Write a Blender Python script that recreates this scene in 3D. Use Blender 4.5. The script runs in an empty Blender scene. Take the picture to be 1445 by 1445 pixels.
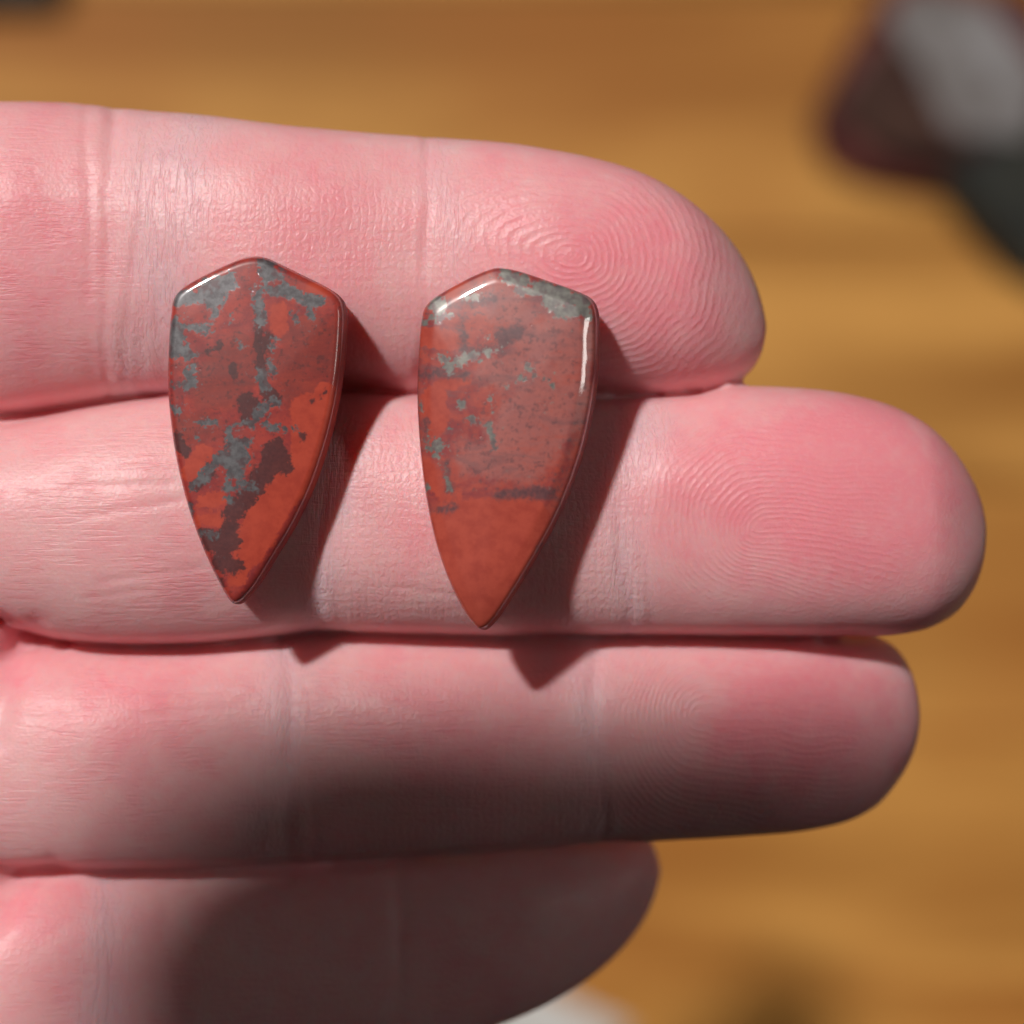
import bpy, bmesh, math, random
import numpy as np
from mathutils import Vector, noise as mnoise

random.seed(7)
rng = np.random.default_rng(7)
MM = 0.001
sc = bpy.context.scene

# ------------------------------------------------------------------ camera
CAM_Z, HAND_Z, S0, TABLE_Z = 500.0, 370.0, 0.055, -80.0          # mm, mm, mm per photo pixel at the finger pads
cam_d = bpy.data.cameras.new("camera")
cam = bpy.data.objects.new("camera", cam_d)
sc.collection.objects.link(cam)
cam.location = (0, 0, CAM_Z * MM)
cam_d.sensor_width = 36.0
cam_d.lens = 36.0 * (CAM_Z - HAND_Z) / (1445 * S0)
cam_d.clip_start = 0.005
cam_d.clip_end = 20.0
cam_d.dof.use_dof = True
cam_d.dof.focus_distance = 0.1285
cam_d.dof.aperture_fstop = cam_d.lens / 5.4
sc.camera = cam

# ------------------------------------------------------------------ world, lamps, exposure
w = bpy.data.worlds.new("World"); sc.world = w
w.use_nodes = True
bg = w.node_tree.nodes["Background"]
bg.inputs[0].default_value = (1.0, 0.93, 0.88, 1)
bg.inputs[1].default_value = 0.007


def area(name, loc, target, power, size, color, size_y=None):
    d = bpy.data.lights.new(name, 'AREA')
    d.energy = power; d.color = color
    if size_y:
        d.shape = 'RECTANGLE'; d.size = size; d.size_y = size_y
    else:
        d.shape = 'DISK'; d.size = size
    o = bpy.data.objects.new(name, d)
    sc.collection.objects.link(o)
    o.location = loc
    o.rotation_euler = (Vector(target) - Vector(loc)).to_track_quat('-Z', 'Y').to_euler()
    return o


KEY = Vector((-0.48, 0.62, 1.0)).normalized()
aim = Vector((0.0, 0.0, HAND_Z * MM))
area("ceiling_bulb", aim + KEY * 1.5, aim, 23.0, 0.10, (1.0, 0.96, 0.925))
RIM = Vector((0.80, 0.09, 0.60)).normalized()
area("side_window", aim + RIM * 1.6, aim, 1.9, 0.44, (1.0, 0.95, 0.90), 0.115)

sc.view_settings.view_transform = 'Standard'
sc.view_settings.look = 'None'
sc.view_settings.exposure = 0.0
sc.view_settings.gamma = 1.0
sc.render.engine = 'CYCLES'
sc.cycles.use_denoising = True
sc.cycles.max_bounces = 5
sc.cycles.use_adaptive_sampling = True
sc.cycles.adaptive_threshold = 0.035


# ------------------------------------------------------------------ helpers
def px2mm(px, py, z):
    s = S0 * (CAM_Z - z) / (CAM_Z - HAND_Z)
    return (px - 722.5) * s, (722.5 - py) * s


def lin(r, g, b):
    def f(c):
        c /= 255.0
        return c / 12.92 if c <= 0.04045 else ((c + 0.055) / 1.055) ** 2.4
    return (f(r), f(g), f(b), 1.0)


def link(name, mesh, mat=None, parent=None, smooth=True):
    o = bpy.data.objects.new(name, mesh)
    sc.collection.objects.link(o)
    if mat: mesh.materials.append(mat)
    if smooth and len(mesh.polygons):
        mesh.polygons.foreach_set('use_smooth', np.ones(len(mesh.polygons), dtype=bool))
    if parent: o.parent = parent
    return o


def tag(o, label=None, cat=None, kind=None, group=None):
    if label: o['label'] = label
    if cat: o['category'] = cat
    if kind: o['kind'] = kind
    if group: o['group'] = group
    return o


def interp(pts, x):
    p = np.array(sorted(pts), float)
    return np.interp(x, p[:, 0], p[:, 1])


def smooth_interp(pts, x):
    """monotone-ish cubic (Catmull-Rom style hermite) interpolation"""
    p = np.array(sorted(pts), float)
    X, Y = p[:, 0], p[:, 1]
    h = np.diff(X); d = np.diff(Y) / h
    m = np.empty_like(Y)
    m[1:-1] = np.where(d[:-1] * d[1:] > 0, 2 * d[:-1] * d[1:] / (d[:-1] + d[1:] + 1e-9), 0)
    m[0], m[-1] = d[0], d[-1]
    x = np.clip(np.asarray(x, float), X[0], X[-1])
    i = np.clip(np.searchsorted(X, x) - 1, 0, len(X) - 2)
    t = (x - X[i]) / h[i]
    return ((2*t**3 - 3*t**2 + 1) * Y[i] + (t**3 - 2*t**2 + t) * h[i] * m[i]
            + (-2*t**3 + 3*t**2) * Y[i+1] + (t**3 - t**2) * h[i] * m[i+1])


class Nodes:
    def __init__(self, name):
        self.m = bpy.data.materials.new(name)
        self.m.use_nodes = True
        self.nt = self.m.node_tree
        self.b = self.nt.nodes["Principled BSDF"]

    def n(self, t, **kw):
        o = self.nt.nodes.new(t)
        for k, v in kw.items(): setattr(o, k, v)
        return o

    def put(self, sock, v):
        if hasattr(v, 'is_output') or isinstance(v, bpy.types.NodeSocket): self.nt.links.new(v, sock)
        elif v is not None: sock.default_value = v

    def math(self, op, a, b=None, c=None, clamp=False):
        o = self.n('ShaderNodeMath', operation=op, use_clamp=clamp)
        self.put(o.inputs[0], a)
        if b is not None: self.put(o.inputs[1], b)
        if c is not None: self.put(o.inputs[2], c)
        return o.outputs[0]

    def mix(self, f, a, b, mode='MIX'):
        o = self.n('ShaderNodeMix', data_type='RGBA', blend_type=mode)
        self.put(o.inputs[0], f); self.put(o.inputs[6], a); self.put(o.inputs[7], b)
        return o.outputs[2]

    def rng(self, v, a, b, c=0.0, d=1.0, smooth=True):
        o = self.n('ShaderNodeMapRange', interpolation_type='SMOOTHSTEP' if smooth else 'LINEAR')
        self.put(o.inputs[0], v)
        for i, q in zip((1, 2, 3, 4), (a, b, c, d)): o.inputs[i].default_value = q
        return o.outputs[0]

    def coords(self, scale=(1000, 1000, 1000), loc=(0, 0, 0), rot=(0, 0, 0)):
        tc = self.n('ShaderNodeTexCoord')
        mp = self.n('ShaderNodeMapping')
        self.put(mp.inputs[0], tc.outputs['Object'])
        mp.inputs[1].default_value = loc
        mp.inputs[2].default_value = rot
        mp.inputs[3].default_value = scale
        return mp.outputs[0]

    def noise(self, vec, scale, detail=3, rough=0.55, out=0, dist=0.0):
        o = self.n('ShaderNodeTexNoise')
        self.put(o.inputs['Vector'], vec)
        o.inputs['Scale'].default_value = scale
        o.inputs['Detail'].default_value = detail
        o.inputs['Roughness'].default_value = rough
        o.inputs['Distortion'].default_value = dist
        return o.outputs[out]

    def voro(self, vec, scale, feature='F1', out='Distance', metric='EUCLIDEAN'):
        o = self.n('ShaderNodeTexVoronoi', feature=feature)
        if feature in ('F1', 'F2', 'SMOOTH_F1'): o.distance = metric
        self.put(o.inputs['Vector'], vec)
        o.inputs['Scale'].default_value = scale
        return o.outputs[out]

    def attr(self, name):
        return self.n('ShaderNodeAttribute', attribute_name=name)

    def bump(self, h, dist, strength=1.0, normal=None):
        o = self.n('ShaderNodeBump')
        self.put(o.inputs['Height'], h)
        o.inputs['Distance'].default_value = dist
        o.inputs['Strength'].default_value = strength
        if normal is not None: self.put(o.inputs['Normal'], normal)
        return o.outputs[0]


# ------------------------------------------------------------------ table of boards
def wood_mat():
    N = Nodes("varnished_wood"); b = N.b
    geo = N.n('ShaderNodeObjectInfo')
    v = N.coords((1, 1, 1))
    off = N.n('ShaderNodeVectorMath', operation='ADD')
    N.put(off.inputs[0], v)
    cmb = N.n('ShaderNodeCombineXYZ')
    N.put(cmb.inputs[0], N.math('MULTIPLY', geo.outputs['Random'], 7.0))
    N.put(cmb.inputs[2], N.math('MULTIPLY', geo.outputs['Random'], 3.0))
    N.put(off.inputs[1], cmb.outputs[0])
    st = N.n('ShaderNodeMapping'); N.put(st.inputs[0], off.outputs[0]); st.inputs[3].default_value = (2.5, 15.0, 15.0)
    g1 = N.noise(st.outputs[0], 1.3, 4, 0.5, dist=0.6)
    st2 = N.n('ShaderNodeMapping'); N.put(st2.inputs[0], off.outputs[0]); st2.inputs[3].default_value = (12.0, 400.0, 400.0)
    g2 = N.noise(st2.outputs[0], 2.0, 4, 0.6)
    g3 = N.noise(off.outputs[0], 7.0, 2, 0.5)
    c = N.mix(N.rng(g1, 0.32, 0.68), (0.34, 0.135, 0.026, 1), (0.70, 0.345, 0.085, 1))
    c = N.mix(N.math('MULTIPLY', N.rng(g2, 0.5, 0.75), 0.35), c, (0.25, 0.09, 0.02, 1))
    c = N.mix(N.math('MULTIPLY', N.rng(g3, 0.42, 0.68), 0.5), c, (0.40, 0.14, 0.028, 1))
    tone = N.n('ShaderNodeSeparateColor'); N.put(tone.inputs[0], geo.outputs['Color']); tone = tone.outputs[0]
    hsv = N.n('ShaderNodeHueSaturation'); N.put(hsv.inputs['Value'], tone); N.put(hsv.inputs['Color'], c)
    N.put(b.inputs['Base Color'], hsv.outputs[0])
    b.inputs['Roughness'].default_value = 0.6
    b.inputs['Specular IOR Level'].default_value = 0.2
    b.inputs['Coat Weight'].default_value = 0.0
    b.inputs['Coat Roughness'].default_value = 0.25
    N.put(b.inputs['Normal'], N.bump(g2, 0.0002, 0.4))
    return N.m


wood = wood_mat()


def board_mesh(L, W, T, bev):
    bm = bmesh.new()
    bmesh.ops.create_cube(bm, size=1.0)
    for q in bm.verts: q.co = Vector((q.co.x * L, q.co.y * W, (q.co.z - 0.5) * T))
    bmesh.ops.bevel(bm, geom=bm.edges[:], offset=bev, segments=2, affect='EDGES')
    me = bpy.data.meshes.new("board"); bm.to_mesh(me); bm.free()
    me.materials.append(wood)
    return me


table = bpy.data.objects.new("table", None)
sc.collection.objects.link(table)
tag(table, "honey brown varnished wooden table top of long boards, blurred far below the hand", "table")
BW = 0.086
bme = board_mesh(1.2, BW - 0.0006, 0.022, 0.0008)
for i in range(10):
    o = bpy.data.objects.new("board", bme)
    sc.collection.objects.link(o); o.parent = table
    tn = (1.3, 1.3, 1.55, 1.52, 1.36, 1.26, 1.18, 0.92, 0.95, 1.0)[i]  # lower boards paler, with the brighter light there put into their tone
    o.color = (tn, tn, tn, 1)
    o.location = (0.04 * ((i * 7) % 5 - 2), 0.0515 + (i - 5) * BW, TABLE_Z * MM)
for yy in (-0.36, 0.38):
    bm = bmesh.new()
    bmesh.ops.create_cube(bm, size=1.0)
    for q in bm.verts: q.co = Vector((q.co.x * 1.05, q.co.y * 0.025 + yy, q.co.z * 0.08 - 0.0625 + TABLE_Z * MM))
    am = bpy.data.meshes.new("apron"); bm.to_mesh(am); bm.free()
    link("apron", am, wood, table, False)

# ------------------------------------------------------------------ the hand
# outlines in photograph pixels; each finger: upper edge, lower edge, pad height, thickness
IDX_T = [(-900, 60), (-500, 110), (-200, 146), (0, 147), (90, 148), (190, 158), (300, 167), (400, 180), (500, 189), (600, 197), (650, 200),
         (720, 206), (790, 217), (850, 230), (900, 246), (950, 272), (990, 302), (1030, 343), (1055, 382), (1072, 425), (1081, 462)]
IDX_B = [(-900, 560), (-500, 590), (-200, 592), (0, 583), (60, 577), (120, 568), (200, 558), (300, 550), (400, 548), (480, 547), (560, 553), (600, 555),
         (700, 557), (850, 557), (930, 556), (990, 552), (1030, 544), (1055, 528), (1072, 503), (1081, 464)]
MID_T = [(-900, 570), (-500, 585), (-200, 604), (0, 601), (60, 592), (150, 573), (245, 558), (350, 549), (480, 546), (600, 552), (800, 556), (930, 552), (1035, 545),
         (1090, 546), (1160, 551), (1230, 565), (1290, 590), (1335, 628), (1365, 672), (1382, 712), (1389, 745)]
MID_B = [(-900, 930), (-500, 900), (-200, 872), (0, 872), (30, 890), (90, 905), (180, 912), (260, 911), (340, 905), (400, 898), (450, 893), (520, 895), (600, 897),
         (700, 899), (900, 898), (1100, 899), (1240, 897), (1290, 891), (1335, 872), (1365, 838), (1382, 795), (1389, 747)]
RNG_T = [(-900, 930), (-500, 920), (-200, 920), (0, 918), (60, 908), (200, 908), (400, 893), (700, 892), (1000, 889), (1150, 889), (1220, 893),
         (1255, 907), (1278, 935), (1290, 970), (1296, 1010)]
RNG_B = [(-900, 1290), (-500, 1260), (-200, 1232), (0, 1226), (100, 1228), (300, 1225), (500, 1216), (700, 1204), (900, 1186), (1000, 1180), (1100, 1173), (1180, 1160),
         (1225, 1140), (1262, 1102), (1285, 1060), (1296, 1014)]
PNK_T = [(-900, 1290), (-500, 1270), (-200, 1245), (0, 1240), (60, 1228), (200, 1218), (400, 1205), (600, 1190), (760, 1172), (850, 1165), (900, 1172), (922, 1190), (933, 1225)]
PNK_B = [(-900, 1680), (-500, 1640), (-200, 1600), (0, 1580), (200, 1545), (400, 1510), (600, 1475), (700, 1443), (800, 1396), (860, 1352), (900, 1308), (922, 1268), (933, 1229)]

FINGERS = {
    # name: top, bottom, z of the pad crest along px, half thickness above / below
    'index': (IDX_T, IDX_B, [(-900, 366), (-200, 370.2), (0, 370.6), (165, 369.9), (380, 370.7), (595, 370.0), (800, 370.8), (950, 370.1), (1081, 366)], 7.6, 8.0),
    'middle': (MID_T, MID_B, [(-900, 366), (-200, 370.0), (200, 370.8), (455, 369.9), (650, 370.6), (885, 369.7), (1130, 370.6), (1280, 369.8), (1389, 366)], 7.8, 8.2),
    'ring': (RNG_T, RNG_B, [(-900, 364), (-200, 367.0), (150, 368.4), (400, 367.0), (620, 367.3), (830, 366.2), (1050, 366.3), (1296, 362)], 7.4, 7.8),
    'pinky': (PNK_T, PNK_B, [(-900, 364), (-200, 367.2), (0, 367.4), (180, 366.0), (400, 363.5), (700, 359.5), (933, 354.5)], 6.6, 7.0),
}


def sup(c, e):
    return np.sign(c) * np.abs(c) ** e


def finger_loft(bm, top, bot, crest, at, ab, n=2.25, nseg=72):
    tip = max(p[0] for p in top)
    body = np.arange(-900, tip - 170, 9.0)
    u = np.linspace(0, 1, 46)
    head = tip - 170 + 170 * np.sin(u * math.pi / 2)
    xs = np.concatenate([body, head[:-1]])
    yt, yb = smooth_interp(top, xs), smooth_interp(bot, xs)
    zc = smooth_interp(crest, xs)
    s = np.clip((tip - xs) / 200.0, 0, 1)
    f = np.sqrt(np.clip(1 - (1 - s) ** 2.3, 0, 1))
    rings = []
    th = np.arange(nseg) / nseg * 2 * math.pi
    for x, a, b, z, k in zip(xs, yt, yb, zc, f):
        top_h, bot_h = at * max(k, 0.03), ab * max(k, 0.03)
        mid = z - at * (k + (1 - k) * 0.42)
        ring = []
        for t in th:
            c, q = sup(math.cos(t), 2 / n), sup(math.sin(t), 2 / n)
            z_ = mid + (top_h if q > 0 else bot_h) * q
            X, Y = px2mm(x, (a + b) / 2, mid)
            W = abs(b - a) / 2 * S0 * (CAM_Z - mid) / (CAM_Z - HAND_Z)
            ring.append(bm.verts.new((X, Y + W * c, z_)))
        rings.append(ring)
    for r0, r1 in zip(rings, rings[1:]):
        for i in range(nseg):
            j = (i + 1) % nseg
            bm.faces.new((r0[i], r0[j], r1[j], r1[i]))
    bm.faces.new(rings[0][::-1]); bm.faces.new(rings[-1])


def tube(bm, pts, nseg=48, n=2.2, sub=8):
    """pts: (x, y, z, half width across in the xy plane, half height)"""
    P = np.array(pts, float)
    t = np.arange(len(P)); tt = np.linspace(0, len(P) - 1, (len(P) - 1) * sub + 1)
    Q = np.stack([smooth_interp(list(zip(t, P[:, k])), tt) for k in range(5)], 1)
    rings = []
    for i, q in enumerate(Q):
        d = Q[min(i + 1, len(Q) - 1), :2] - Q[max(i - 1, 0), :2]
        d = d / (np.linalg.norm(d) + 1e-9)
        nn = np.array((-d[1], d[0]))
        ring = []
        for k in range(nseg):
            a = k / nseg * 2 * math.pi
            c, s_ = sup(math.cos(a), 2 / n), sup(math.sin(a), 2 / n)
            ring.append(bm.verts.new((q[0] + nn[0] * q[3] * c, q[1] + nn[1] * q[3] * c, q[2] + q[4] * s_)))
        rings.append(ring)
    for r0, r1 in zip(rings, rings[1:]):
        for i in range(nseg):
            j = (i + 1) % nseg
            bm.faces.new((r0[i], r0[j], r1[j], r1[i]))
    bm.faces.new(rings[0][::-1]); bm.faces.new(rings[-1])


def ball(bm, c, r):
    res = bmesh.ops.create_uvsphere(bm, u_segments=40, v_segments=24, radius=1.0)
    for v in res['verts']:
        v.co = Vector((c[0] + v.co.x * r[0], c[1] + v.co.y * r[1], c[2] + v.co.z * r[2]))


bm = bmesh.new()
for k, (t_, b_, c_, at_, ab_) in FINGERS.items():
    finger_loft(bm, t_, b_, c_, at_, ab_)
# filler tubes added deep between neighbouring fingers to keep the gaps dark
for line, zz, xe in ((IDX_B, 361.2, 960), (MID_B, 359.8, 1150), (RNG_B, 356.5, 820)):
    pts = []
    for xp in np.linspace(-300, xe, 9):
        X, Y = px2mm(xp, float(smooth_interp(line, xp)), zz)
        drop = 0 if line is not RNG_B else max(0, (xp - 200) * 0.010)
        pts.append((X, Y, zz - drop, 2.6, 2.6))
    tube(bm, pts)
# palm (left of the frame), runs on into wrist and forearm
tube(bm, [(-39.5, -6.5, 358.0, 3, 1), (-41.5, -6.5, 358.0, 30, 6.0), (-46, -6.5, 357.6, 39, 9.0), (-62, -6, 356.5, 41, 10.5), (-85, -5, 355.5, 42, 11.5), (-110, -4, 354.5, 40, 13),
          (-135, -2, 354, 33, 14), (-155, 0, 354, 28, 15), (-180, 1, 354, 27, 17), (-215, 1, 353, 30, 20), (-250, 1, 353, 33, 23), (-252, 1, 353, 20, 14)])
ball(bm, (-49, -23, 358.5), (9.5, 15, 8.2)); ball(bm, (-58, 8, 358), (16, 24, 9.5)); ball(bm, (-66, -20, 357), (18, 20, 10))   # finger-root pads
ball(bm, (-105, 14, 358), (32, 16, 13)); ball(bm, (-112, -26, 357), (36, 15, 13))   # thenar and heel
tube(bm, [(-138, 4, 357, 8, 8), (-126, 18, 358, 13, 12), (-114, 33, 359, 12.5, 11), (-102, 48, 361, 11, 9.8), (-92, 60, 362, 11.5, 9.2),
          (-83, 70, 362, 10.8, 8.2), (-77, 77, 361.5, 7.5, 5.5), (-74.8, 79.4, 361, 2.5, 2)])          # thumb
me0 = bpy.data.meshes.new("tmp"); bm.to_mesh(me0); bm.free()
tmp = bpy.data.objects.new("tmp", me0); sc.collection.objects.link(tmp)
rm = tmp.modifiers.new("r", 'REMESH'); rm.mode = 'VOXEL'; rm.voxel_size = 0.33
dg = bpy.context.evaluated_depsgraph_get()
raw = bpy.data.meshes.new_from_object(tmp.evaluated_get(dg))
bpy.data.objects.remove(tmp); bpy.data.meshes.remove(me0)
q = np.empty(len(raw.vertices) * 3); raw.vertices.foreach_get('co', q); q = q.reshape(-1, 3)
s_q = S0 * (CAM_Z - q[:, 2]) / (CAM_Z - HAND_Z)
qx, qy = q[:, 0] / s_q + 722.5, 722.5 - q[:, 1] / s_q
for line, xe in ((IDX_B, 1030), (MID_B, 1240), (RNG_B, 905)):      # the dark lines where neighbouring fingers press together
    b0 = smooth_interp(line, qx)
    t_ = np.clip((xe - qx) / 40, 0, 1)
    q[:, 2] -= 1.5 * np.exp(-((qy - b0) / 7.0) ** 2) * t_ * np.clip((q[:, 2] - 356) / 4, 0, 1)
raw.vertices.foreach_set('co', q.ravel()); raw.update()
tmp = bpy.data.objects.new("tmp", raw); sc.collection.objects.link(tmp)
sm = tmp.modifiers.new("s", 'SMOOTH'); sm.factor = 0.5; sm.iterations = 9
dg = bpy.context.evaluated_depsgraph_get()
hand_me = bpy.data.meshes.new_from_object(tmp.evaluated_get(dg))
bpy.data.objects.remove(tmp); bpy.data.meshes.remove(raw)
hand_me.name = "hand"
nv = len(hand_me.vertices)
co = np.empty(nv * 3); hand_me.vertices.foreach_get('co', co); co = co.reshape(-1, 3)
no = np.empty(nv * 3); hand_me.vertices.foreach_get('normal', no); no = no.reshape(-1, 3)
# photograph coordinates of every vertex (only used to lay out creases and ridge directions)
sc_ = S0 * (CAM_Z - co[:, 2]) / (CAM_Z - HAND_Z)
PX = co[:, 0] / sc_ + 722.5
PY = 722.5 - co[:, 1] / sc_
up = np.clip(no[:, 2] * 1.6, 0, 1)


def cheap_noise(x, y, seed, f):
    r = np.random.default_rng(seed)
    out = np.zeros_like(x)
    for k in range(14):
        a = r.uniform(0, 2 * math.pi); q = f * r.uniform(0.5, 1.8)
        out += np.sin(x * q * math.cos(a) + y * q * math.sin(a) + r.uniform(0, 6.28))
    return out / 3.7


def seg(px, py, x0, y0, x1, y1):
    dx, dy = x1 - x0, y1 - y0
    t = np.clip(((px - x0) * dx + (py - y0) * dy) / (dx * dx + dy * dy + 1e-9), 0, 1)
    return np.hypot(px - x0 - t * dx, py - y0 - t * dy)


mI = (PY < interp([(p[0], p[1]) for p in IDX_B], PX)) & (PX < 1090)
mM = (~mI) & (PY < interp(MID_B, PX))
mR = (~mI) & (~mM) & (PY < interp(RNG_B, PX))
mP = (~mI) & (~mM) & (~mR)

def sstep0(x, a, b):
    t = np.clip((x - a) / (b - a), 0, 1); return t * t * (3 - 2 * t)


disp = np.zeros(nv)
# flexion creases: finger mask, px along the finger, depth mm, half width px, slant
CR = [(mI, 588, 0.06, 4, 0.10), (mI, 182, 0.10, 5, -0.12), (mI, 150, 0.08, 4, 0.14), (mM, 885, 0.10, 4, -0.10), (mM, 468, 0.08, 4, 0.15), (mR, 836, 0.08, 4, -0.06), (mR, 408, 0.07, 5, 0.2), (mI, 596, 0.24, 6, -0.02), (mI, 620, 0.05, 6, 0.02), (mI, 163, 0.24, 10, 0.03), (mI, 205, 0.08, 10, -0.06), (mI, 135, 0.06, 10, 0.05), (mI, 238, 0.06, 9, 0.0),
      (mM, 872, 0.2, 7, 0.03), (mM, 903, 0.08, 7, 0.06), (mM, 450, 0.2, 10, 0.02), (mM, 486, 0.07, 9, -0.08), (mM, 425, 0.06, 9, 0.06),
      (mR, 826, 0.2, 7, 0.10), (mR, 850, 0.05, 6, -0.12), (mR, 392, 0.16, 11, 0.12), (mR, 425, 0.08, 10, -0.15), (mR, 372, 0.05, 9, 0.2),
      (mP, 175, 0.10, 14, -0.05), (mP, 210, 0.07, 9, 0.12), (mP, 560, 0.12, 10, 0.0)]
warp = cheap_noise(PX, PY, 3, 0.018) * 9 + cheap_noise(PX, PY, 4, 0.06) * 2.5
for m, x0, dep, hw, sl in CR:
    d = PX - (x0 + (PY - 720) * sl * 0.4 + warp)
    disp -= m * dep * np.exp(-(d / hw) ** 2) * (0.75 + 0.35 * cheap_noise(PX, PY, int(x0), 0.03))
disp += 0.05 * cheap_noise(PX, PY, 5, 0.012) + 0.03 * cheap_noise(PX, PY, 9, 0.035)
for pts_, dep, hw in (([(48, 893), (22, 930), (8, 975), (-10, 1040)], 0.45, 20), ([(75, 1226), (40, 1240), (15, 1268), (-15, 1310)], 0.4, 18)):
    dd = np.min([seg(PX, PY, *pts_[i], *pts_[i + 1]) for i in range(len(pts_) - 1)], axis=0)
    disp -= dep * np.exp(-(dd / hw) ** 2)
disp += 0.35 * mM * sstep0(PX, 884, 945) * np.exp(-((PY - 670) / 70) ** 2) * (1 - sstep0(PX, 945, 1150))
# long shallow folds on the middle finger's root
for (x0, y0, x1, y1, dep, hw) in [(100, 688, 245, 682, .10, 4), (120, 728, 260, 705, .12, 4), (140, 822, 290, 800, .09, 3), (120, 845, 210, 832, .06, 3),
                                  (560, 828, 650, 842, .07, 3), (220, 980, 330, 975, .06, 4), (200, 1010, 350, 995, .06, 4)]:
    disp -= dep * np.exp(-(seg(PX, PY, x0, y0, x1, y1) / hw) ** 2)
co += no * (disp * up)[:, None]
hand_me.vertices.foreach_set('co', (co * MM).ravel())
hand_me.update()


def fattr(me, name, vals):
    a = me.attributes.new(name, 'FLOAT', 'POINT')
    a.data.foreach_set('value', np.ascontiguousarray(vals, dtype=np.float32))


def g2(x0, y0, sx, sy):
    return np.exp(-((PX - x0) / sx) ** 2 - ((PY - y0) / sy) ** 2)


wx = PX + 15 * cheap_noise(PX, PY, 21, 0.011) + 4 * cheap_noise(PX, PY, 22, 0.05)
wy = PY + 15 * cheap_noise(PX, PY, 23, 0.011) + 4 * cheap_noise(PX, PY, 24, 0.05)
rid = np.zeros(nv)
# papillary ridges: distance (px) from the core of each fingertip's whorl or loop
ca, sa = math.cos(0.16), math.sin(0.16)
ux, uy = (wx - 814) * ca + (wy - 358) * sa, -(wx - 814) * sa + (wy - 358) * ca
rid = np.where(mI, np.sqrt((ux / np.where(ux < 0, 1.9, 1.3)) ** 2 + uy ** 2 + 70), rid)
rid = np.where(mM, seg(wx, wy, 1075, 735, 1600, 840), rid)
rid = np.where(mR, seg(wx, wy, 985, 1010, 1500, 1070), rid)
rid = np.where(mP, seg(wx, wy, 700, 1290, 800, 1300), rid)
fattr(hand_me, 'ridge', rid)


def sstep(x, a, b):
    t = np.clip((x - a) / (b - a), 0, 1); return t * t * (3 - 2 * t)


amp = np.where(mI, sstep(PX, 610, 660) * (1 - 0.75 * sstep(PX, 980, 1050)) * sstep(PY, 220, 275), 0)
amp = np.where(mM, 0.75 * sstep(PX, 880, 930) * (1 - sstep(PX, 1210, 1320)) * sstep(PY, 575, 625) * (1 - 0.8 * sstep(PY, 800, 860)), amp)
amp = np.where(mR, 0.8 * sstep(PX, 850, 900) * (1 - sstep(PX, 1130, 1260)), amp)
amp = np.where(mP, 0.4 * sstep(PX, 570, 640), amp)
fattr(hand_me, 'ridge_amp', amp * up)
grid = np.where(mI, sstep(PX, 165, 230) * (1 - sstep(PX, 620, 660)) * (0.5 + 0.55 * g2(470, 350, 130, 110)), 0)
grid = np.where(mM, sstep(PX, 440, 500) * (1 - sstep(PX, 900, 930)), grid)
grid = np.where(mR, 0.55 * sstep(PX, 400, 600) * (1 - sstep(PX, 850, 880)), grid)
grid = np.where(mP, 0.2, grid)
fattr(hand_me, 'grid_amp', grid * up)
streak = np.where(mI, 1 - sstep(PX, 120, 260), 0)
streak = np.where(mM, 1 - sstep(PX, 400, 600) * 0.8, streak)
streak = np.where(mM & (PX > 880), 0.15, streak)
streak = np.where(mR, 0.9, streak)
streak = np.where(mP, 0.8, streak)
fattr(hand_me, 'streak_amp', streak * up)
# skin colour: 0 pale .. 1 flushed; lavender pallor in the creases
red = 0.40 + 0.06 * cheap_noise(PX, PY, 31, 0.02) + 0.04 * cheap_noise(PX, PY, 32, 0.06)
red += 0.60 * mI * (g2(880, 390, 190, 170)) + 0.30 * mI * g2(420, 330, 150, 130) + 0.35 * mI * g2(60, 330, 110, 210)  # last term reddens the index root: its dimmer light is put into colour
red += 0.85 * mM * (g2(1230, 690, 170, 140)) + 0.40 * mM * g2(1050, 680, 150, 120) + 0.22 * mM * g2(650, 700, 110, 120) + 0.10 * mM * g2(150, 800, 150, 120)
red += 0.75 * mR * g2(1130, 1020, 150, 100) + 0.35 * mR * g2(200, 1010, 130, 110) + 0.30 * mR * g2(640, 1000, 150, 100)
red += 0.25 * mP * g2(100, 1340, 120, 120) + 0.5 * g2(10, 930, 50, 60) + 0.4 * g2(20, 1290, 60, 50)
red -= 0.25 * mI * sstep(PX, 985, 1070) + 0.15 * mM * sstep(PX, 1320, 1380)
fattr(hand_me, 'flush', np.clip(red, 0, 1))
PXr = PX
PX = PXr + 16 * cheap_noise(PXr, PY, 51, 0.014) + 7 * cheap_noise(PXr, PY, 52, 0.04) + 0.06 * (PY - 720)
pale = 0.95 * mI * np.exp(-((PX - 205) / 52) ** 2) + 0.45 * mI * np.exp(-((PX - 605) / 26) ** 2)
pale += 0.8 * mM * np.exp(-((PX - 462) / 34) ** 2) + 0.7 * mM * np.exp(-((PX - 890) / 34) ** 2)
pale += 0.55 * mR * np.exp(-((PX - 418) / 45) ** 2) + 0.5 * mR * np.exp(-((PX - 845) / 45) ** 2) + 0.8 * mP * np.exp(-((PX - 192) / 36) ** 2)
PX = PXr
fattr(hand_me, 'pale', np.clip(pale * (0.85 + 0.25 * cheap_noise(PX, PY, 41, 0.05)), 0, 1))


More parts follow.
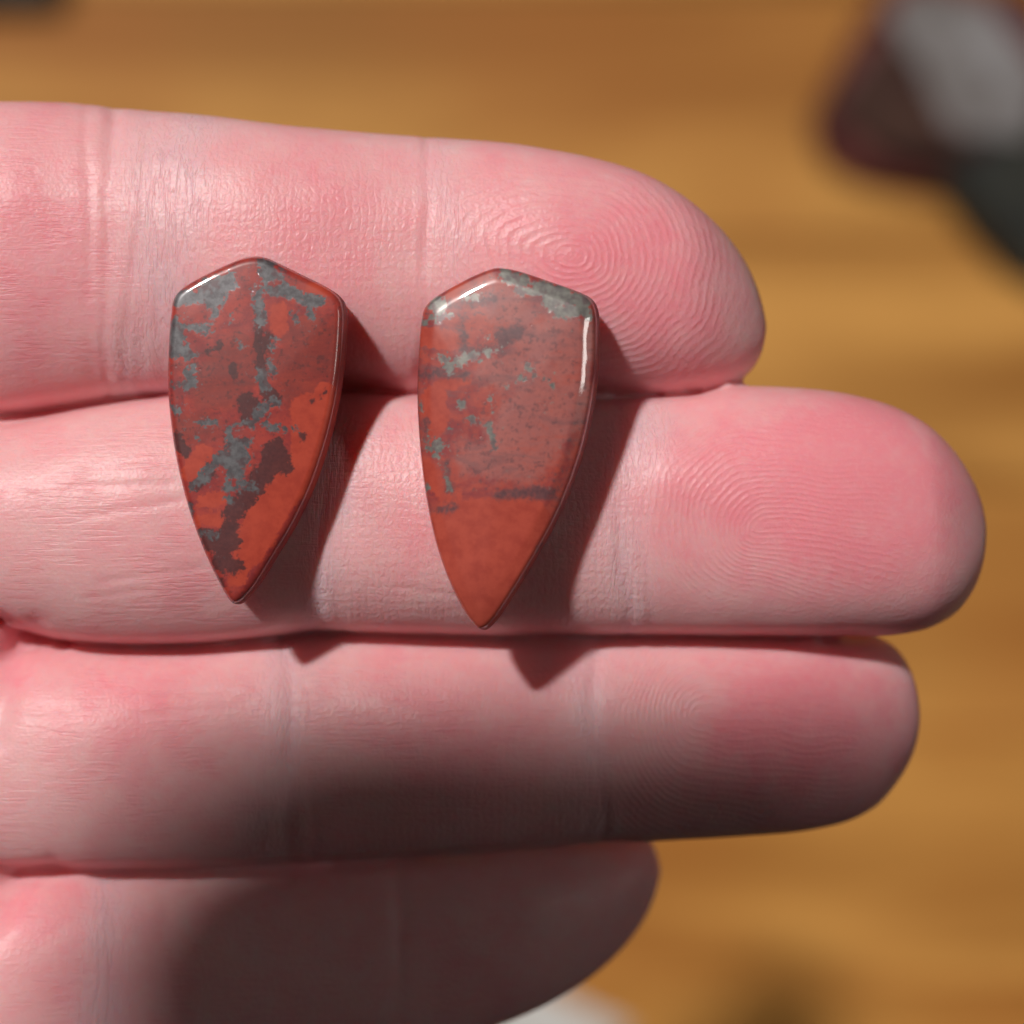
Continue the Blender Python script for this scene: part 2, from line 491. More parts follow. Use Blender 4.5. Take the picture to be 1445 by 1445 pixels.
def skin_mat():
    N = Nodes("skin"); b = N.b
    v = N.coords((1000, 1000, 1000))
    flush, pale = N.attr('flush').outputs['Fac'], N.attr('pale').outputs['Fac']
    mott = N.noise(v, 0.35, 4, 0.6)
    fl = N.math('ADD', flush, N.math('ADD', N.math('MULTIPLY', N.math('SUBTRACT', mott, 0.5), 0.75), N.math('MULTIPLY', N.math('SUBTRACT', N.noise(v, 1.3, 4, 0.65), 0.5), 0.55)), clamp=True)
    c = N.mix(fl, (0.83, 0.53, 0.52, 1), (0.85, 0.285, 0.33, 1))
    c = N.mix(N.math('MULTIPLY', pale, 0.75), c, (0.76, 0.51, 0.55, 1))
    fine = N.noise(v, 2.6, 3, 0.6)
    c = N.mix(N.math('MULTIPLY', N.rng(fine, 0.45, 0.75), 0.14), c, (0.90, 0.55, 0.50, 1))
    N.put(b.inputs['Base Color'], c)
    b.inputs['Subsurface Weight'].default_value = 0.6
    b.inputs['Subsurface Radius'].default_value = (1.0, 0.32, 0.22)
    b.inputs['Subsurface Scale'].default_value = 0.0034
    b.inputs['IOR'].default_value = 1.4
    # ---- relief
    # broken-up masks
    brk = N.rng(N.noise(v, 0.9, 3, 0.6), 0.30, 0.62)
    brk2 = N.rng(N.noise(v, 2.2, 2, 0.6), 0.32, 0.58)
    rd = N.attr('ridge').outputs['Fac']
    jit = N.math('MULTIPLY', N.math('SUBTRACT', N.noise(v, 1.1, 2, 0.5), 0.5), 3.5)
    ph = N.math('MULTIPLY', N.math('ADD', rd, jit), 2 * math.pi / 8.7)
    rs = N.math('POWER', N.math('ADD', N.math('MULTIPLY', N.math('SINE', ph), 0.5), 0.5), 1.4)
    pores = N.voro(v, 2.4)
    rs = N.math('MULTIPLY', rs, N.math('ADD', N.math('MULTIPLY', pores, -0.55), 1.15))
    rs = N.math('MULTIPLY', N.math('MULTIPLY', rs, N.attr('ridge_amp').outputs['Fac']), N.math('ADD', N.math('MULTIPLY', brk, 0.7), 0.3))
    # crosshatch of short furrows
    wv = N.n('ShaderNodeVectorMath', operation='ADD')
    N.put(wv.inputs[0], v)
    nz = N.n('ShaderNodeVectorMath', operation='SCALE'); N.put(nz.inputs[0], N.noise(v, 0.45, 3, 0.55, out=1)); nz.inputs['Scale'].default_value = 1.1
    N.put(wv.inputs[1], nz.outputs[0])
    sx = N.n('ShaderNodeSeparateXYZ'); N.put(sx.inputs[0], wv.outputs[0])
    gx = N.math('ABSOLUTE', N.math('SINE', N.math('MULTIPLY', sx.outputs[0], math.pi / 0.60)))
    gy = N.math('ABSOLUTE', N.math('SINE', N.math('MULTIPLY', sx.outputs[1], math.pi / 0.74)))
    gx = N.math('POWER', gx, 0.75); gy = N.math('POWER', gy, 0.8)
    gy = N.math('ADD', N.math('MULTIPLY', gy, N.math('ADD', N.math('MULTIPLY', brk, 0.5), 0.5)), N.math('SUBTRACT', 0.5, N.math('MULTIPLY', brk, 0.5)))
    gr = N.math('MULTIPLY', gx, gy)
    cm = N.n('ShaderNodeVectorMath', operation='MULTIPLY'); N.put(cm.inputs[0], wv.outputs[0]); cm.inputs[1].default_value = (1.0, 0.8, 0.4)
    ce = N.rng(N.voro(cm.outputs[0], 1.75, feature='DISTANCE_TO_EDGE'), 0.0, 0.16)
    gr = N.math('ADD', N.math('MULTIPLY', gr, 0.62), N.math('MULTIPLY', ce, 0.28))
    gr = N.math('MULTIPLY', N.math('MULTIPLY', gr, N.attr('grid_amp').outputs['Fac']), N.math('ADD', N.math('MULTIPLY', brk2, 0.6), 0.4))
    # fine lines running along the finger roots
    vs = N.coords((150, 1700, 900), rot=(0, 0, 0.10))
    st = N.noise(vs, 1.0, 3, 0.6)
    st = N.rng(N.math('ABSOLUTE', N.math('SUBTRACT', st, 0.5)), 0.0, 0.09)
    st = N.math('ADD', N.math('MULTIPLY', N.math('SUBTRACT', st, 1.0), N.math('ADD', N.math('MULTIPLY', N.rng(N.noise(v, 0.35, 3, 0.6), 0.42, 0.6), 0.8), 0.2)), 1.0)
    stm = N.math('MULTIPLY', st, N.attr('streak_amp').outputs['Fac'])
    # short upright furrows at the joints
    vj = N.coords((1500, 170, 900), rot=(0, 0, -0.06))
    jt = N.rng(N.math('ABSOLUTE', N.math('SUBTRACT', N.noise(vj, 1.0, 3, 0.6), 0.5)), 0.0, 0.08)
    jtm = N.math('MULTIPLY', jt, N.math('MINIMUM', pale, 1.0))
    # general skin grain
    cell = N.voro(v, 3.1)
    gn = N.noise(v, 6.0, 4, 0.65)
    h = N.math('ADD', N.math('MULTIPLY', rs, 0.55), N.math('MULTIPLY', gr, 0.6))
    h = N.math('ADD', h, N.math('MULTIPLY', stm, 0.36))
    h = N.math('ADD', h, N.math('MULTIPLY', jtm, 0.95))
    h = N.math('ADD', h, N.math('MULTIPLY', cell, 0.30))
    h = N.math('ADD', h, N.math('MULTIPLY', gn, 0.24))
    N.put(b.inputs['Normal'], N.bump(h, 0.000068, 1.0))
    ro = N.math('ADD', N.math('MULTIPLY', N.noise(v, 5.0, 3, 0.6), 0.24), 0.27)
    N.put(b.inputs['Roughness'], ro)
    b.inputs['Specular IOR Level'].default_value = 0.5
    return N.m


hand = link("hand", hand_me, skin_mat())
tag(hand, "open palm-up hand with pink creased fingers held together under two polished stones", "hand")

# ------------------------------------------------------------------ the two cabochons
S1 = [(365, 364), (380, 367), (395, 374), (430, 391), (462, 407), (479, 420), (486, 436), (486, 470), (483, 510), (478, 550), (470, 592), (458, 636), (440, 688), (415, 740),
      (390, 782), (365, 822), (349, 842), (336, 851), (326, 846), (312, 822), (290, 776), (269, 718), (253, 655), (244, 598), (240, 545), (241, 490), (244, 450), (248, 424),
      (261, 408), (290, 391), (328, 373), (348, 366)]
S2 = [(714, 379), (740, 384), (780, 398), (818, 412), (839, 424), (848, 444), (849, 480), (847, 530), (840, 580), (829, 630), (812, 682), (790, 732), (760, 787), (730, 836),
      (705, 873), (687, 888), (673, 878), (655, 850), (635, 806), (618, 752), (605, 685), (598, 622), (595, 560), (597, 500), (601, 452), (608, 430), (630, 413), (670, 392), (698, 381)]


def catmull(P, sub):
    P = np.array(P, float); n = len(P); out = []
    for i in range(n):
        p0, p1, p2, p3 = P[i - 1], P[i], P[(i + 1) % n], P[(i + 2) % n]
        for k in range(sub):
            t = k / sub
            out.append(0.5 * ((2 * p1) + (-p0 + p2) * t + (2 * p0 - 5 * p1 + 4 * p2 - p3) * t**2 + (-p0 + 3 * p1 - 3 * p2 + p3) * t**3))
    return np.array(out)


def stone_mesh(name, outline, thick, ztop, bev, bevh, dome, fields, facet=False):
    """outline in photo px; local origin = centroid, local z 0 = underside."""
    O = catmull(outline, 9)
    cpx = O.mean(0); cpx[1] = (O[:, 1].min() + O[:, 1].max()) / 2 - 30
    s = S0 * (CAM_Z - ztop + thick * 0.4) / (CAM_Z - HAND_Z)
    L = np.stack([(O[:, 0] - cpx[0]) * s, -(O[:, 1] - cpx[1]) * s], 1) * 1.012
    n = len(L)
    V, ringn = [], 0
    def dist_out(p):
        best = np.full(len(p), 1e9)
        for i in range(n):
            a, b_ = L[i], L[(i + 1) % n]
            best = np.minimum(best, seg(p[:, 0], p[:, 1], a[0], a[1], b_[0], b_[1]))
        return best
    SH = 0.98
    wall = [(0.86, 0.0), (0.96, 0.03), (0.978, 0.12), (0.99, 0.5), (0.998, 1.3), (SH + 0.008, thick - bevh * 1.6), (SH + 0.002, thick - bevh * 1.15), (SH, thick - bevh)]
    if facet: wall = wall[:5] + [(SH + 0.006, thick - bevh - 0.7), (SH + 0.002, thick - bevh - 0.5), (SH, thick - bevh - 0.36)]
    rings = [np.column_stack([L * sc1, np.full(n, z)]) for sc1, z in wall]
    L = L * SH
    ks = np.concatenate([1 - np.linspace(0.002, 0.16, 36) , np.linspace(0.835, 0.02, 44)])
    for k in ks:
        p = L * k; d = dist_out(p)
        t = np.clip(d / bev, 0, 1)
        if facet:      # shallow sloping shoulder with a small rounded edge
            lo = 0.45 + 0.55 * np.clip((p[:, 1] - L[:, 1].min() - 3) / 9.0, 0, 1)
            tt = np.linspace(0, 1, 200)
            sl = np.interp(tt, [0, .12, .72, .86, 1], [.58, .525, .46, .28, 0.0])
            cum = np.concatenate([[0], np.cumsum((sl[1:] + sl[:-1]) / 2 * np.diff(tt))]) * bev
            hmax = cum[-1]
            side = np.clip((p[:, 0] - 1.5) / 2.5, 0, 1) * np.clip((L[:, 1].max() - 1.6 - p[:, 1]) / 1.6, 0, 1)
            lo = lo * (0.5 + 0.5 * side)
            zz = bevh - (hmax - np.interp(t, tt, cum)) * lo - 0.35 * (1 - np.sqrt(np.clip(1 - (1 - np.clip(d / 0.35, 0, 1)) ** 2, 0, 1)))
            z = thick - bevh + zz + dome * (1 - k * k)
        else:
            z = thick - bevh + bevh * np.sqrt(np.clip(1 - (1 - t) ** 2.0, 0, 1)) + dome * (1 - k * k)
        rings.append(np.column_stack([p, z]))
    R = np.array(rings)
    verts = R.reshape(-1, 3)
    nr = len(R)
    F = []
    for r in range(nr - 1):
        for i in range(n):
            j = (i + 1) % n
            F.append((r * n + i, r * n + j, (r + 1) * n + j, (r + 1) * n + i))
    verts = np.vstack([verts, [0, 0, R[-1][:, 2].max()], [0, 0, 0.0]])
    c1, c0 = len(verts) - 2, len(verts) - 1
    for i in range(n):
        j = (i + 1) % n
        F.append(((nr - 1) * n + i, (nr - 1) * n + j, c1)); F.append((j, i, c0))
    me = bpy.data.meshes.new(name)
    me.from_pydata([tuple(q * MM) for q in verts], [], F)
    me.update()
    bmx = bmesh.new(); bmx.from_mesh(me); bmesh.ops.recalc_face_normals(bmx, faces=bmx.faces[:]); bmx.to_mesh(me); bmx.free()
    wl = np.ones(len(verts)); wl[:n * (len(wall) - 1)] = 0.0; wl[-1] = 0.0
    fattr(me, 'polish', wl)
    qx, qy = verts[:, 0] / s + cpx[0], -verts[:, 1] / s + cpx[1]
    for fn, (caps, x0, y0, k) in fields.items():
        f = np.full(len(verts), -60.0)
        for c in caps:
            a, b_, c_, d_, r = c
            f = np.maximum(f, r - seg((qx - x0) * k, (qy - y0) * k, a, b_, c_, d_))
        fattr(me, fn, f / k * s)          # signed distance in mm, positive inside
    return me, cpx, s


K1 = 897 / 360; K2 = 915 / 380
G1 = [(205, 262, 370, 200, 34), (290, 270, 330, 235, 40), (500, 150, 530, 225, 40), (560, 225, 600, 250, 26), (615, 268, 680, 268, 24), (648, 300, 650, 305, 20),
      (470, 240, 478, 345, 20), (190, 350, 180, 440, 34), (200, 360, 290, 370, 18), (210, 440, 235, 455, 22), (240, 500, 238, 550, 22), (170, 562, 250, 566, 8),
      (168, 632, 195, 645, 15), (330, 300, 300, 350, 12), (532, 400, 520, 430, 13), (480, 530, 490, 560, 22), (500, 640, 420, 720, 18), (400, 740, 395, 860, 42),
      (370, 780, 285, 880, 20), (280, 880, 240, 918, 9), (370, 912, 450, 912, 19), (495, 700, 560, 718, 15), (590, 710, 600, 710, 6), (520, 620, 535, 628, 9),
      (505, 480, 520, 520, 5), (370, 962, 372, 965, 10), (230, 985, 232, 1000, 10), (265, 1083, 320, 1080, 9), (250, 690, 330, 700, 6), (285, 690, 320, 690, 5), (255, 740, 258, 745, 8),
      (400, 410, 410, 430, 5), (370, 320, 372, 340, 5), (560, 300, 600, 330, 8)]
R1 = [(400, 725, 430, 725, 15), (385, 903, 390, 903, 10), (540, 290, 545, 365, 32), (600, 190, 690, 225, 26), (440, 150, 415, 190, 22), (245, 222, 262, 214, 12), (215, 320, 270, 310, 30),
      (262, 420, 268, 420, 20), (510, 210, 530, 210, 12), (330, 860, 322, 890, 14), (430, 860, 435, 880, 12)]
M1 = [(435, 620, 440, 660, 36), (490, 590, 525, 605, 24), (545, 770, 560, 850, 26), (520, 830, 380, 1010, 34), (385, 1040, 375, 1050, 26), (510, 800, 540, 790, 30),
      (255, 915, 300, 870, 16), (300, 1110, 370, 1110, 40), (340, 1170, 380, 1190, 34), (290, 1080, 300, 1090, 28), (690, 600, 700, 590, 4), (660, 620, 655, 625, 3), (380, 500, 390, 530, 13), (300, 440, 330, 430, 16),
      (190, 745, 215, 790, 20), (470, 300, 480, 500, 20), (500, 400, 495, 430, 20), (620, 740, 622, 745, 4), (700, 520, 704, 524, 3), (230, 980, 232, 1020, 12), (330, 1240, 335, 1250, 12)]
B1 = [(640, 650, 640, 900, 60), (700, 600, 660, 760, 40), (580, 880, 440, 1120, 66), (420, 1140, 400, 1230, 34), (270, 965, 340, 960, 24), (270, 1030, 340, 1030, 24), (230, 860, 280, 800, 34), (540, 295, 545, 360, 30), (650, 220, 700, 235, 22)]
O1 = [(650, 420, 700, 450, 100), (600, 560, 640, 640, 70), (420, 480, 330, 560, 100), (220, 720, 280, 700, 60), (560, 480, 600, 500, 50)]
G2 = [(440, 150, 490, 170, 26), (550, 192, 640, 210, 24), (620, 272, 700, 275, 24), (590, 240, 700, 235, 28), (700, 255, 718, 300, 16), (200, 240, 220, 262, 26), (160, 302, 250, 282, 13),
      (305, 222, 335, 228, 17), (235, 430, 250, 470, 15), (250, 450, 340, 422, 15), (380, 408, 410, 408, 11), (375, 365, 380, 366, 7), (520, 450, 522, 462, 14), (445, 530, 500, 498, 4),
      (540, 490, 590, 510, 4), (595, 525, 600, 528, 7), (560, 572, 562, 576, 6), (392, 560, 396, 612, 8), (392, 655, 402, 730, 8), (325, 635, 335, 640, 7), (290, 580, 296, 588, 8),
      (205, 715, 215, 725, 24), (180, 670, 172, 730, 7), (205, 760, 210, 780, 10), (235, 800, 248, 856, 9), (170, 855, 172, 860, 6), (152, 580, 154, 600, 7), (250, 658, 255, 670, 5), (170, 690, 172, 695, 6), (480, 200, 600, 220, 12)]
R2 = [(700, 160, 720, 160, 10), (535, 152, 545, 152, 12), (285, 200, 300, 230, 8)]
M2 = [(150, 480, 300, 490, 14), (480, 340, 430, 360, 26), (420, 885, 600, 880, 17), (190, 942, 270, 930, 10), (250, 250, 400, 235, 16), (290, 300, 300, 370, 12), (300, 400, 420, 400, 12), (200, 480, 260, 470, 16), (165, 640, 170, 700, 12), (240, 780, 250, 860, 16)]
B2 = [(200, 560, 200, 650, 45), (160, 350, 260, 370, 34), (220, 520, 300, 500, 26), (250, 1000, 500, 980, 90), (420, 1050, 330, 1220, 120), (300, 1100, 350, 1270, 90), (170, 800, 260, 900, 36), (260, 240, 270, 190, 24)]
O2 = [(540, 665, 660, 655, 40), (560, 380, 660, 380, 90), (600, 560, 500, 700, 130), (420, 480, 520, 480, 60), (330, 760, 500, 800, 60), (430, 250, 520, 300, 60)]  # paler pink zones; the right stone's reflected haze is put into this colour


def stone_mat(name, base, bright, maroon, other, grey_a, grey_b, seed, rough, other_soft, mar_edge, wisps):
    N = Nodes(name); b = N.b
    v = N.coords((1000, 1000, 1000), loc=(seed, seed * 1.7, 0))
    n1 = N.math('SUBTRACT', N.noise(v, 0.8, 5, 0.62), 0.5)
    n2 = N.math('SUBTRACT', N.noise(v, 3.4, 5, 0.7), 0.5)
    blk = N.math('SUBTRACT', N.voro(v, 3.4, out='Color', metric='CHEBYCHEV'), 0.5)
    blk2 = N.math('SUBTRACT', N.voro(v, 5.0, out='Color', metric='CHEBYCHEV'), 0.5)

    def cut(att, a1, a2, ab, edge, add=0.0):
        f = N.attr(att).outputs['Fac']
        f = N.math('ADD', f, N.math('MULTIPLY', n1, a1))
        f = N.math('ADD', f, N.math('MULTIPLY', n2, a2))
        f = N.math('ADD', f, N.math('MULTIPLY', blk, ab))
        f = N.math('ADD', f, N.math('MULTIPLY', blk2, ab * 0.5))
        return N.rng(N.math('ADD', f, add), -edge, edge)

    clouds = N.rng(N.noise(v, 0.55, 6, 0.62, dist=0.8), 0.36, 0.66)
    c = N.mix(clouds, base, (base[0] * 0.62, base[1] * 0.60, base[2] * 0.9, 1))
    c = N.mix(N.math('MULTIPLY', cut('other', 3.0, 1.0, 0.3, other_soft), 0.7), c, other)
    mot = N.noise(v, 2.6, 6, 0.72)
    c = N.mix(N.math('MULTIPLY', N.rng(mot, 0.50, 0.68), 0.40), c, (base[0] * 0.45, base[1] * 0.55, base[2] * 0.8, 1))
    c = N.mix(N.math('MULTIPLY', N.rng(mot, 0.46, 0.34), 0.30), c, bright)
    bw = N.coords((330, 1500, 800), loc=(seed, 0, 0), rot=(0, 0, 0.28))
    wisp = N.noise(bw, 0.55, 5, 0.62, dist=0.5)
    c = N.mix(N.math('MULTIPLY', N.rng(wisp, 0.50, 0.66), wisps), c, (maroon[0] * 1.1, maroon[1] * 1.2, maroon[2] * 1.2, 1))
    c = N.mix(N.math('MULTIPLY', N.rng(wisp, 0.46, 0.32), wisps * 0.8), c, bright)
    bright = N.mix(N.rng(N.noise(v, 0.9, 6, 0.7), 0.35, 0.7), bright, (bright[0] * 0.80, bright[1] * 0.70, bright[2] * 0.75, 1))
    c = N.mix(cut('bright', 1.2, 0.4, 0.25, 0.10), c, bright)
    mar = N.mix(N.rng(n2, -0.2, 0.25), maroon, (maroon[0] * 0.55, maroon[1] * 0.62, maroon[2] * 0.7, 1))
    c = N.mix(N.math('MULTIPLY', cut('maroon', 1.5, 0.7, 0.35, mar_edge), 0.92), c, mar)
    # stray dark grains between the blotches
    gr = N.rng(N.math('ADD', N.noise(v, 2.1, 4, 0.7), N.math('MULTIPLY', blk2, 0.12)), 0.56, 0.63)
    inside = N.math('SUBTRACT', 1.0, cut('bright', 0.5, 0.2, 0.0, 0.3, 0.4))
    c = N.mix(N.math('MULTIPLY', N.math('MULTIPLY', gr, inside), 0.6), c, mar)
    v2 = N.coords((1000, 1000, 1000), loc=(seed * 3, seed, 5))
    fk = N.rng(N.math('ADD', N.noise(v2, 2.6, 5, 0.75), N.math('MULTIPLY', N.attr('grey').outputs['Fac'], 0.035)), 0.60, 0.64)
    fk = N.math('MULTIPLY', N.math('MULTIPLY', fk, inside), N.rng(N.attr('grey').outputs['Fac'], -3.0, -0.6))
    c = N.mix(N.math('MULTIPLY', fk, 0.75), c, grey_b)
    red = cut('chip', 1.3, 0.6, 0.4, 0.05)
    gf = N.math('MULTIPLY', cut('grey', 1.5, 1.1, 0.40, 0.045), N.math('SUBTRACT', 1.0, red))
    gn = N.rng(N.noise(v, 1.5, 5, 0.7), 0.34, 0.66)
    gcol = N.mix(gn, grey_a, grey_b)
    gcol = N.mix(N.math('MULTIPLY', N.rng(N.noise(v, 0.9, 3, 0.6), 0.52, 0.62), 0.55), gcol, (maroon[0] * 0.9, maroon[1], maroon[2] * 1.1, 1))
    c = N.mix(gf, c, gcol)
    N.put(b.inputs['Base Color'], c)
    N.put(b.inputs['Metallic'], N.math('MULTIPLY', gf, 0.25))
    N.put(b.inputs['Roughness'], N.rng(N.attr('polish').outputs['Fac'], 0.0, 1.0, 0.7, rough))
    pol = N.attr('polish').outputs['Fac']
    N.put(b.inputs['Coat Weight'], N.rng(pol, 0.0, 1.0, 0.08, 1.0))
    b.inputs['Coat Roughness'].default_value = 0.03
    b.inputs['Coat IOR'].default_value = 1.55
    nb = N.bump(N.math('ADD', N.noise(v, 0.22, 2, 0.5), N.math('MULTIPLY', gf, -0.03)), 0.00012, 0.6)
    pits = N.rng(N.voro(v, 0.7), 0.0, 0.07)
    nb2 = N.bump(pits, 0.00003, 0.7, nb)
    N.put(b.inputs['Coat Normal'], nb2); N.put(b.inputs['Normal'], nb2)
    return N.m


mat1 = stone_mat("brecciated_jasper", lin(172, 62, 52), lin(188, 72, 52), lin(92, 50, 50), lin(136, 56, 48), lin(84, 79, 82), lin(112, 110, 112), 3.0, 0.4, 0.5, 0.08, 0.25)
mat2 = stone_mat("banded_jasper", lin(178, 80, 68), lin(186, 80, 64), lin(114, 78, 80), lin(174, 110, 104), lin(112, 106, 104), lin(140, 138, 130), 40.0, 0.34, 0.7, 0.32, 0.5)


def place_stone(outline, thick, bev, bevh, dome, fields, mat, label, tilt, zlift):
    ztop = HAND_Z + thick
    me, cpx, s = stone_mesh("cabochon", outline, thick, ztop + zlift, bev, bevh, dome, fields, facet=bev > 1.0)
    o = link("cabochon", me, mat)
    o.location = ((cpx[0] - 722.5) * s * MM, (722.5 - cpx[1]) * s * MM, (HAND_Z + zlift) * MM)
    o.rotation_euler = tilt
    tag(o, label, "gemstone", group="shield-shaped jasper cabochons on the fingers")
    return o


place_stone(S1, 3.8, 0.6, 0.5, 0.4, {'grey': (G1, 180, 320, K1), 'chip': (R1, 180, 320, K1), 'maroon': (M1, 180, 320, K1), 'bright': (B1, 180, 320, K1), 'other': (O1, 180, 320, K1)},
            mat1, "left shield-shaped red jasper stone mottled with dark grey patches, resting across two fingers", (0.0, math.radians(0.5), 0), 0.1)
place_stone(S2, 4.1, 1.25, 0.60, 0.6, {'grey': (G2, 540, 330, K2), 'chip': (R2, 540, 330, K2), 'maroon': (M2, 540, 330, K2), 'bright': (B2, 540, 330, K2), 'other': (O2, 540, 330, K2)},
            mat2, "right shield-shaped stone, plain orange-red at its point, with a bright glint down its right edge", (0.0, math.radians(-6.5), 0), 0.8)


# ------------------------------------------------------------------ things lying on the table
def rock(name, pts, mat, label, cat, loc, rotz=0.0, bev=0.002):
    bm = bmesh.new()
    for p in pts: bm.verts.new(Vector(p) * MM)
    bmesh.ops.convex_hull(bm, input=bm.verts[:])
    bmesh.ops.bevel(bm, geom=bm.edges[:], offset=bev, segments=3, affect='EDGES')
    bmesh.ops.recalc_face_normals(bm, faces=bm.faces[:])
    me = bpy.data.meshes.new(name); bm.to_mesh(me); bm.free()
    o = link(name, me, mat, smooth=False)
    o.location = loc; o.rotation_euler = (0, 0, rotz); o.scale = (1.16, 1.16, 1.16)
    return tag(o, label, cat)


def rock_mat(name, a, b_, rough, scale=0.05, spec=0.5):
    N = Nodes(name); b = N.b
    v = N.coords((1000, 1000, 1000))
    n = N.noise(v, scale, 5, 0.6)
    N.put(b.inputs['Base Color'], N.mix(N.rng(n, 0.38, 0.62), a, b_))
    b.inputs['Roughness'].default_value = rough
    b.inputs['Specular IOR Level'].default_value = spec
    N.put(b.inputs['Normal'], N.bump(N.noise(v, 0.4, 5, 0.6), 0.0004, 0.6))
    return N.m


def T(px, py, z=0.0):
    x, y = px2mm(px, py, z + TABLE_Z)
    return x, y


m_redrock = rock_mat("dark_red_rock", lin(92, 30, 32), lin(120, 66, 58), 0.55)
m_slab = rock_mat("grey_slab_face", lin(156, 152, 152), lin(118, 110, 106), 0.6, 0.05, 0.3)
m_dark = rock_mat("dark_green_rock", lin(40, 42, 38), lin(58, 58, 48), 0.6)
m_brown = rock_mat("brown_rock", lin(84, 58, 48), lin(62, 38, 34), 0.7, 0.05, 0.2)

# cut chunk, upper right: red rind, brown side, pale grey sawn face
x, y = T(1285, 130, 10)
chunk = bpy.data.objects.new("cut_rock", None); sc.collection.objects.link(chunk)
chunk.location = (x * MM, y * MM, TABLE_Z * MM); chunk.scale = (1.16, 1.16, 1.16)
tag(chunk, "blurred cut rock with dark red rind and pale grey face, upper right", "rock")
def hull(name, pts, mat, bev=0.002):
    bm = bmesh.new()
    for p in pts: bm.verts.new(Vector(p) * MM)
    bmesh.ops.convex_hull(bm, input=bm.verts[:])
    bmesh.ops.bevel(bm, geom=bm.edges[:], offset=bev, segments=3, affect='EDGES')
    bmesh.ops.recalc_face_normals(bm, faces=bm.faces[:])
    me = bpy.data.meshes.new(name); bm.to_mesh(me); bm.free()
    return link(name, me, mat, chunk, smooth=False)
hull("rind", [(-31, -10, 0), (-29, -14, 9), (-24, -3, 12), (-12, 10, 13), (-16, 20, 0), (-8, 36, 0), (2, 34, 14), (40, 30, 0), (38, 26, 15), (44, -20, 0), (30, -32, 8), (28, -33, 0), (-14, -24, 8), (-16, -26, 0), (-25, -20, 6)], m_redrock, 0.0025)
hull("side_face", [(-24, -6, 12), (-24, -6, 15), (-8, 16, 15), (-8, 16, 18), (12, -20, 18), (0, -24, 15), (-14, -18, 13), (22, -22, 12), (30, -18, 16)], m_brown)
hull("sawn_face", [(-9, 20, 14), (-8, 24, 18), (2, 30, 17), (20, 24, 20), (38, 2, 19), (33, -17, 18), (20, -16, 19), (9, -13, 19), (8, -13, 14), (32, -8, 14), (14, 22, 14)], m_slab, 0.001)

x, y = T(1432, 285)
rock("dark_stone", [(-26, 18, 0), (-24, 4, 16), (-8, 22, 18), (24, 20, 16), (34, -30, 0), (12, -30, 12), (-8, -20, 0), (-12, -10, 12), (-27, 6, 0), (26, 24, 0)],
     m_dark, "blurred blackish stone at the right edge, just below the pale grey cut rock", "stone", (x * MM, y * MM, TABLE_Z * MM))
x, y = T(30, -20)
rock("dark_stone", [(-26, 8, 0), (-20, -6, 10), (-22, -10, 0), (14, -9, 0), (12, -7, 9), (18, 10, 0), (10, 14, 12), (-14, 16, 12), (-20, 22, 0), (14, 22, 0)],
     m_dark, "blurred blackish stone cut off by the top left corner", "stone", (x * MM, y * MM, TABLE_Z * MM))
# white paper scrap behind the little finger
pm = Nodes("white_paper"); pm.b.inputs['Roughness'].default_value = 0.7
pv = pm.coords(); pm.put(pm.b.inputs['Base Color'], pm.mix(pm.noise(pv, 0.02, 3), (0.92, 0.90, 0.86, 1), (0.84, 0.81, 0.76, 1)))
bm = bmesh.new()
nx_, ny_ = 12, 16
W_, H_ = 62, 90
grid_v = [[bm.verts.new(Vector(((i / nx_ - .5) * W_, (j / ny_ - .5) * H_, 0.6 + 1.4 * abs(math.sin(i * .5 + j * .23)) * (i / nx_))) * MM) for j in range(ny_ + 1)] for i in range(nx_ + 1)]
for i in range(nx_):
    for j in range(ny_):
        bm.faces.new((grid_v[i][j], grid_v[i + 1][j], grid_v[i + 1][j + 1], grid_v[i][j + 1]))
me = bpy.data.meshes.new("paper_sheet"); bm.to_mesh(me); bm.free()
paper = link("paper_sheet", me, pm.m)
so = paper.modifiers.new("thickness", 'SOLIDIFY'); so.thickness = 0.0002
x, y = T(700, 1565)
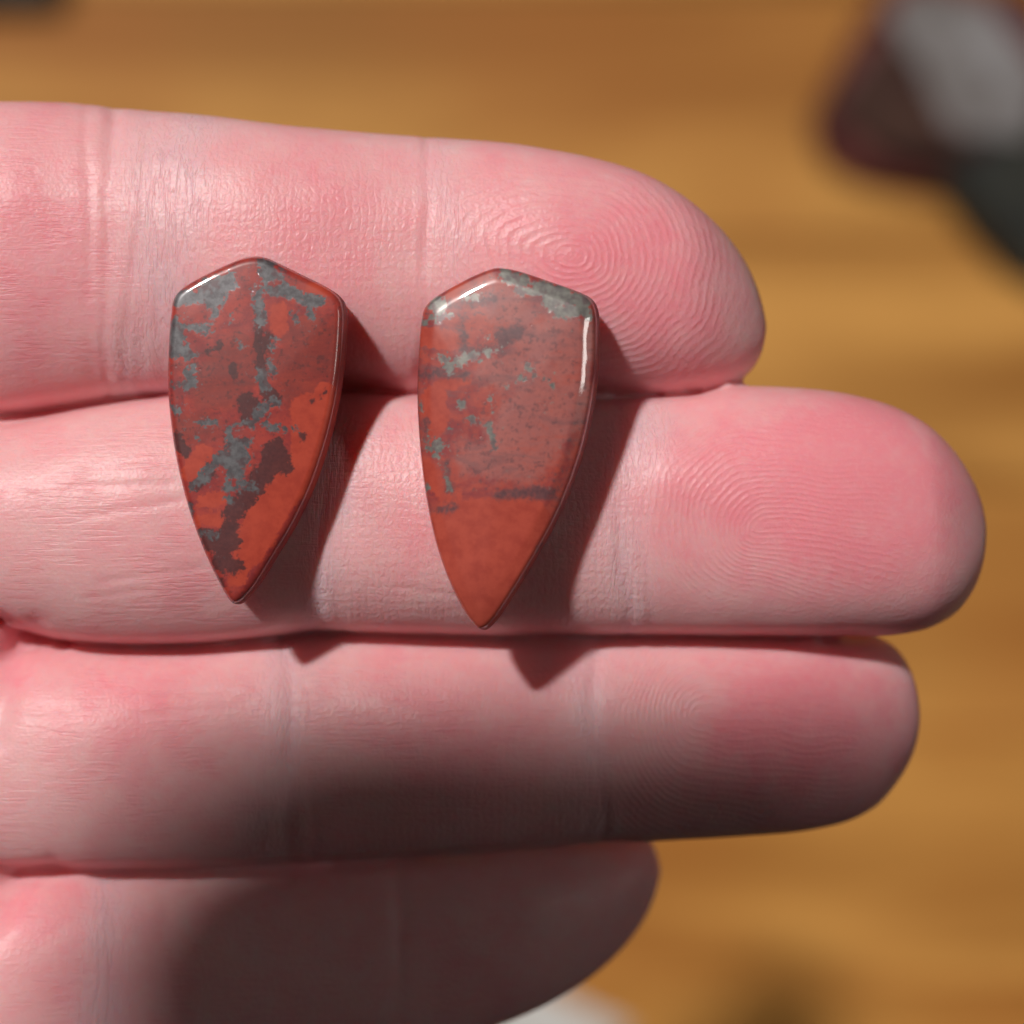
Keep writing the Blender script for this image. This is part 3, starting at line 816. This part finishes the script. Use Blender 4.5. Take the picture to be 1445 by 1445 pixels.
paper.location = (x * MM, y * MM, TABLE_Z * MM); paper.rotation_euler = (0, 0, math.radians(-24))
tag(paper, "white paper scrap on the table, peeking out below the little finger", "paper")

# ------------------------------------------------------------------ the phone that takes the picture (its shadow falls over ring and little finger)
ph = Nodes("phone_glass"); ph.b.inputs['Roughness'].default_value = 0.25
pv = ph.coords(); ph.put(ph.b.inputs['Base Color'], ph.mix(ph.noise(pv, 0.3, 2), (0.015, 0.015, 0.017, 1), (0.03, 0.03, 0.032, 1)))
PH_X0, PH_X1, PH_Y0, PH_Y1 = -95.0, 61.0, -6.5, 70.0
def slab(name, x0, x1, y0, y1, z0, z1, r, mat, parent, hole=None):
    bm = bmesh.new()
    loop = []
    for cx_, cy_, a0 in ((x1 - r, y1 - r, 0), (x0 + r, y1 - r, 90), (x0 + r, y0 + r, 180), (x1 - r, y0 + r, 270)):
        for k in range(9):
            a = math.radians(a0 + k * 11.25)
            loop.append((cx_ + r * math.cos(a), cy_ + r * math.sin(a)))
    lo = [bm.verts.new(Vector((q[0], q[1], z0)) * MM) for q in loop]
    hi = [bm.verts.new(Vector((q[0], q[1], z1)) * MM) for q in loop]
    n = len(loop)
    bm.faces.new(lo[::-1]); bm.faces.new(hi)
    for i in range(n): bm.faces.new((lo[i], lo[(i + 1) % n], hi[(i + 1) % n], hi[i]))
    bmesh.ops.bevel(bm, geom=[e for e in bm.edges if abs(e.verts[0].co.z - e.verts[1].co.z) < 1e-6], offset=0.0008, segments=2, affect='EDGES')
    me = bpy.data.meshes.new(name); bm.to_mesh(me); bm.free()
    return link(name, me, mat, parent, smooth=False)
phone = bpy.data.objects.new("phone", None); sc.collection.objects.link(phone)
phone.location = (0, 0, (CAM_Z + 1.5) * MM)
tag(phone, "dark phone held above the hand, taking the picture", "phone")
slab("back_cover", PH_X0, PH_X1, PH_Y0, PH_Y1, 0.0, 8.0, 17.0, ph.m, phone)
slab("screen", PH_X0 + 3, PH_X1 - 3, PH_Y0 + 3, PH_Y1 - 3, 8.004, 8.6, 14.5, ph.m, phone)
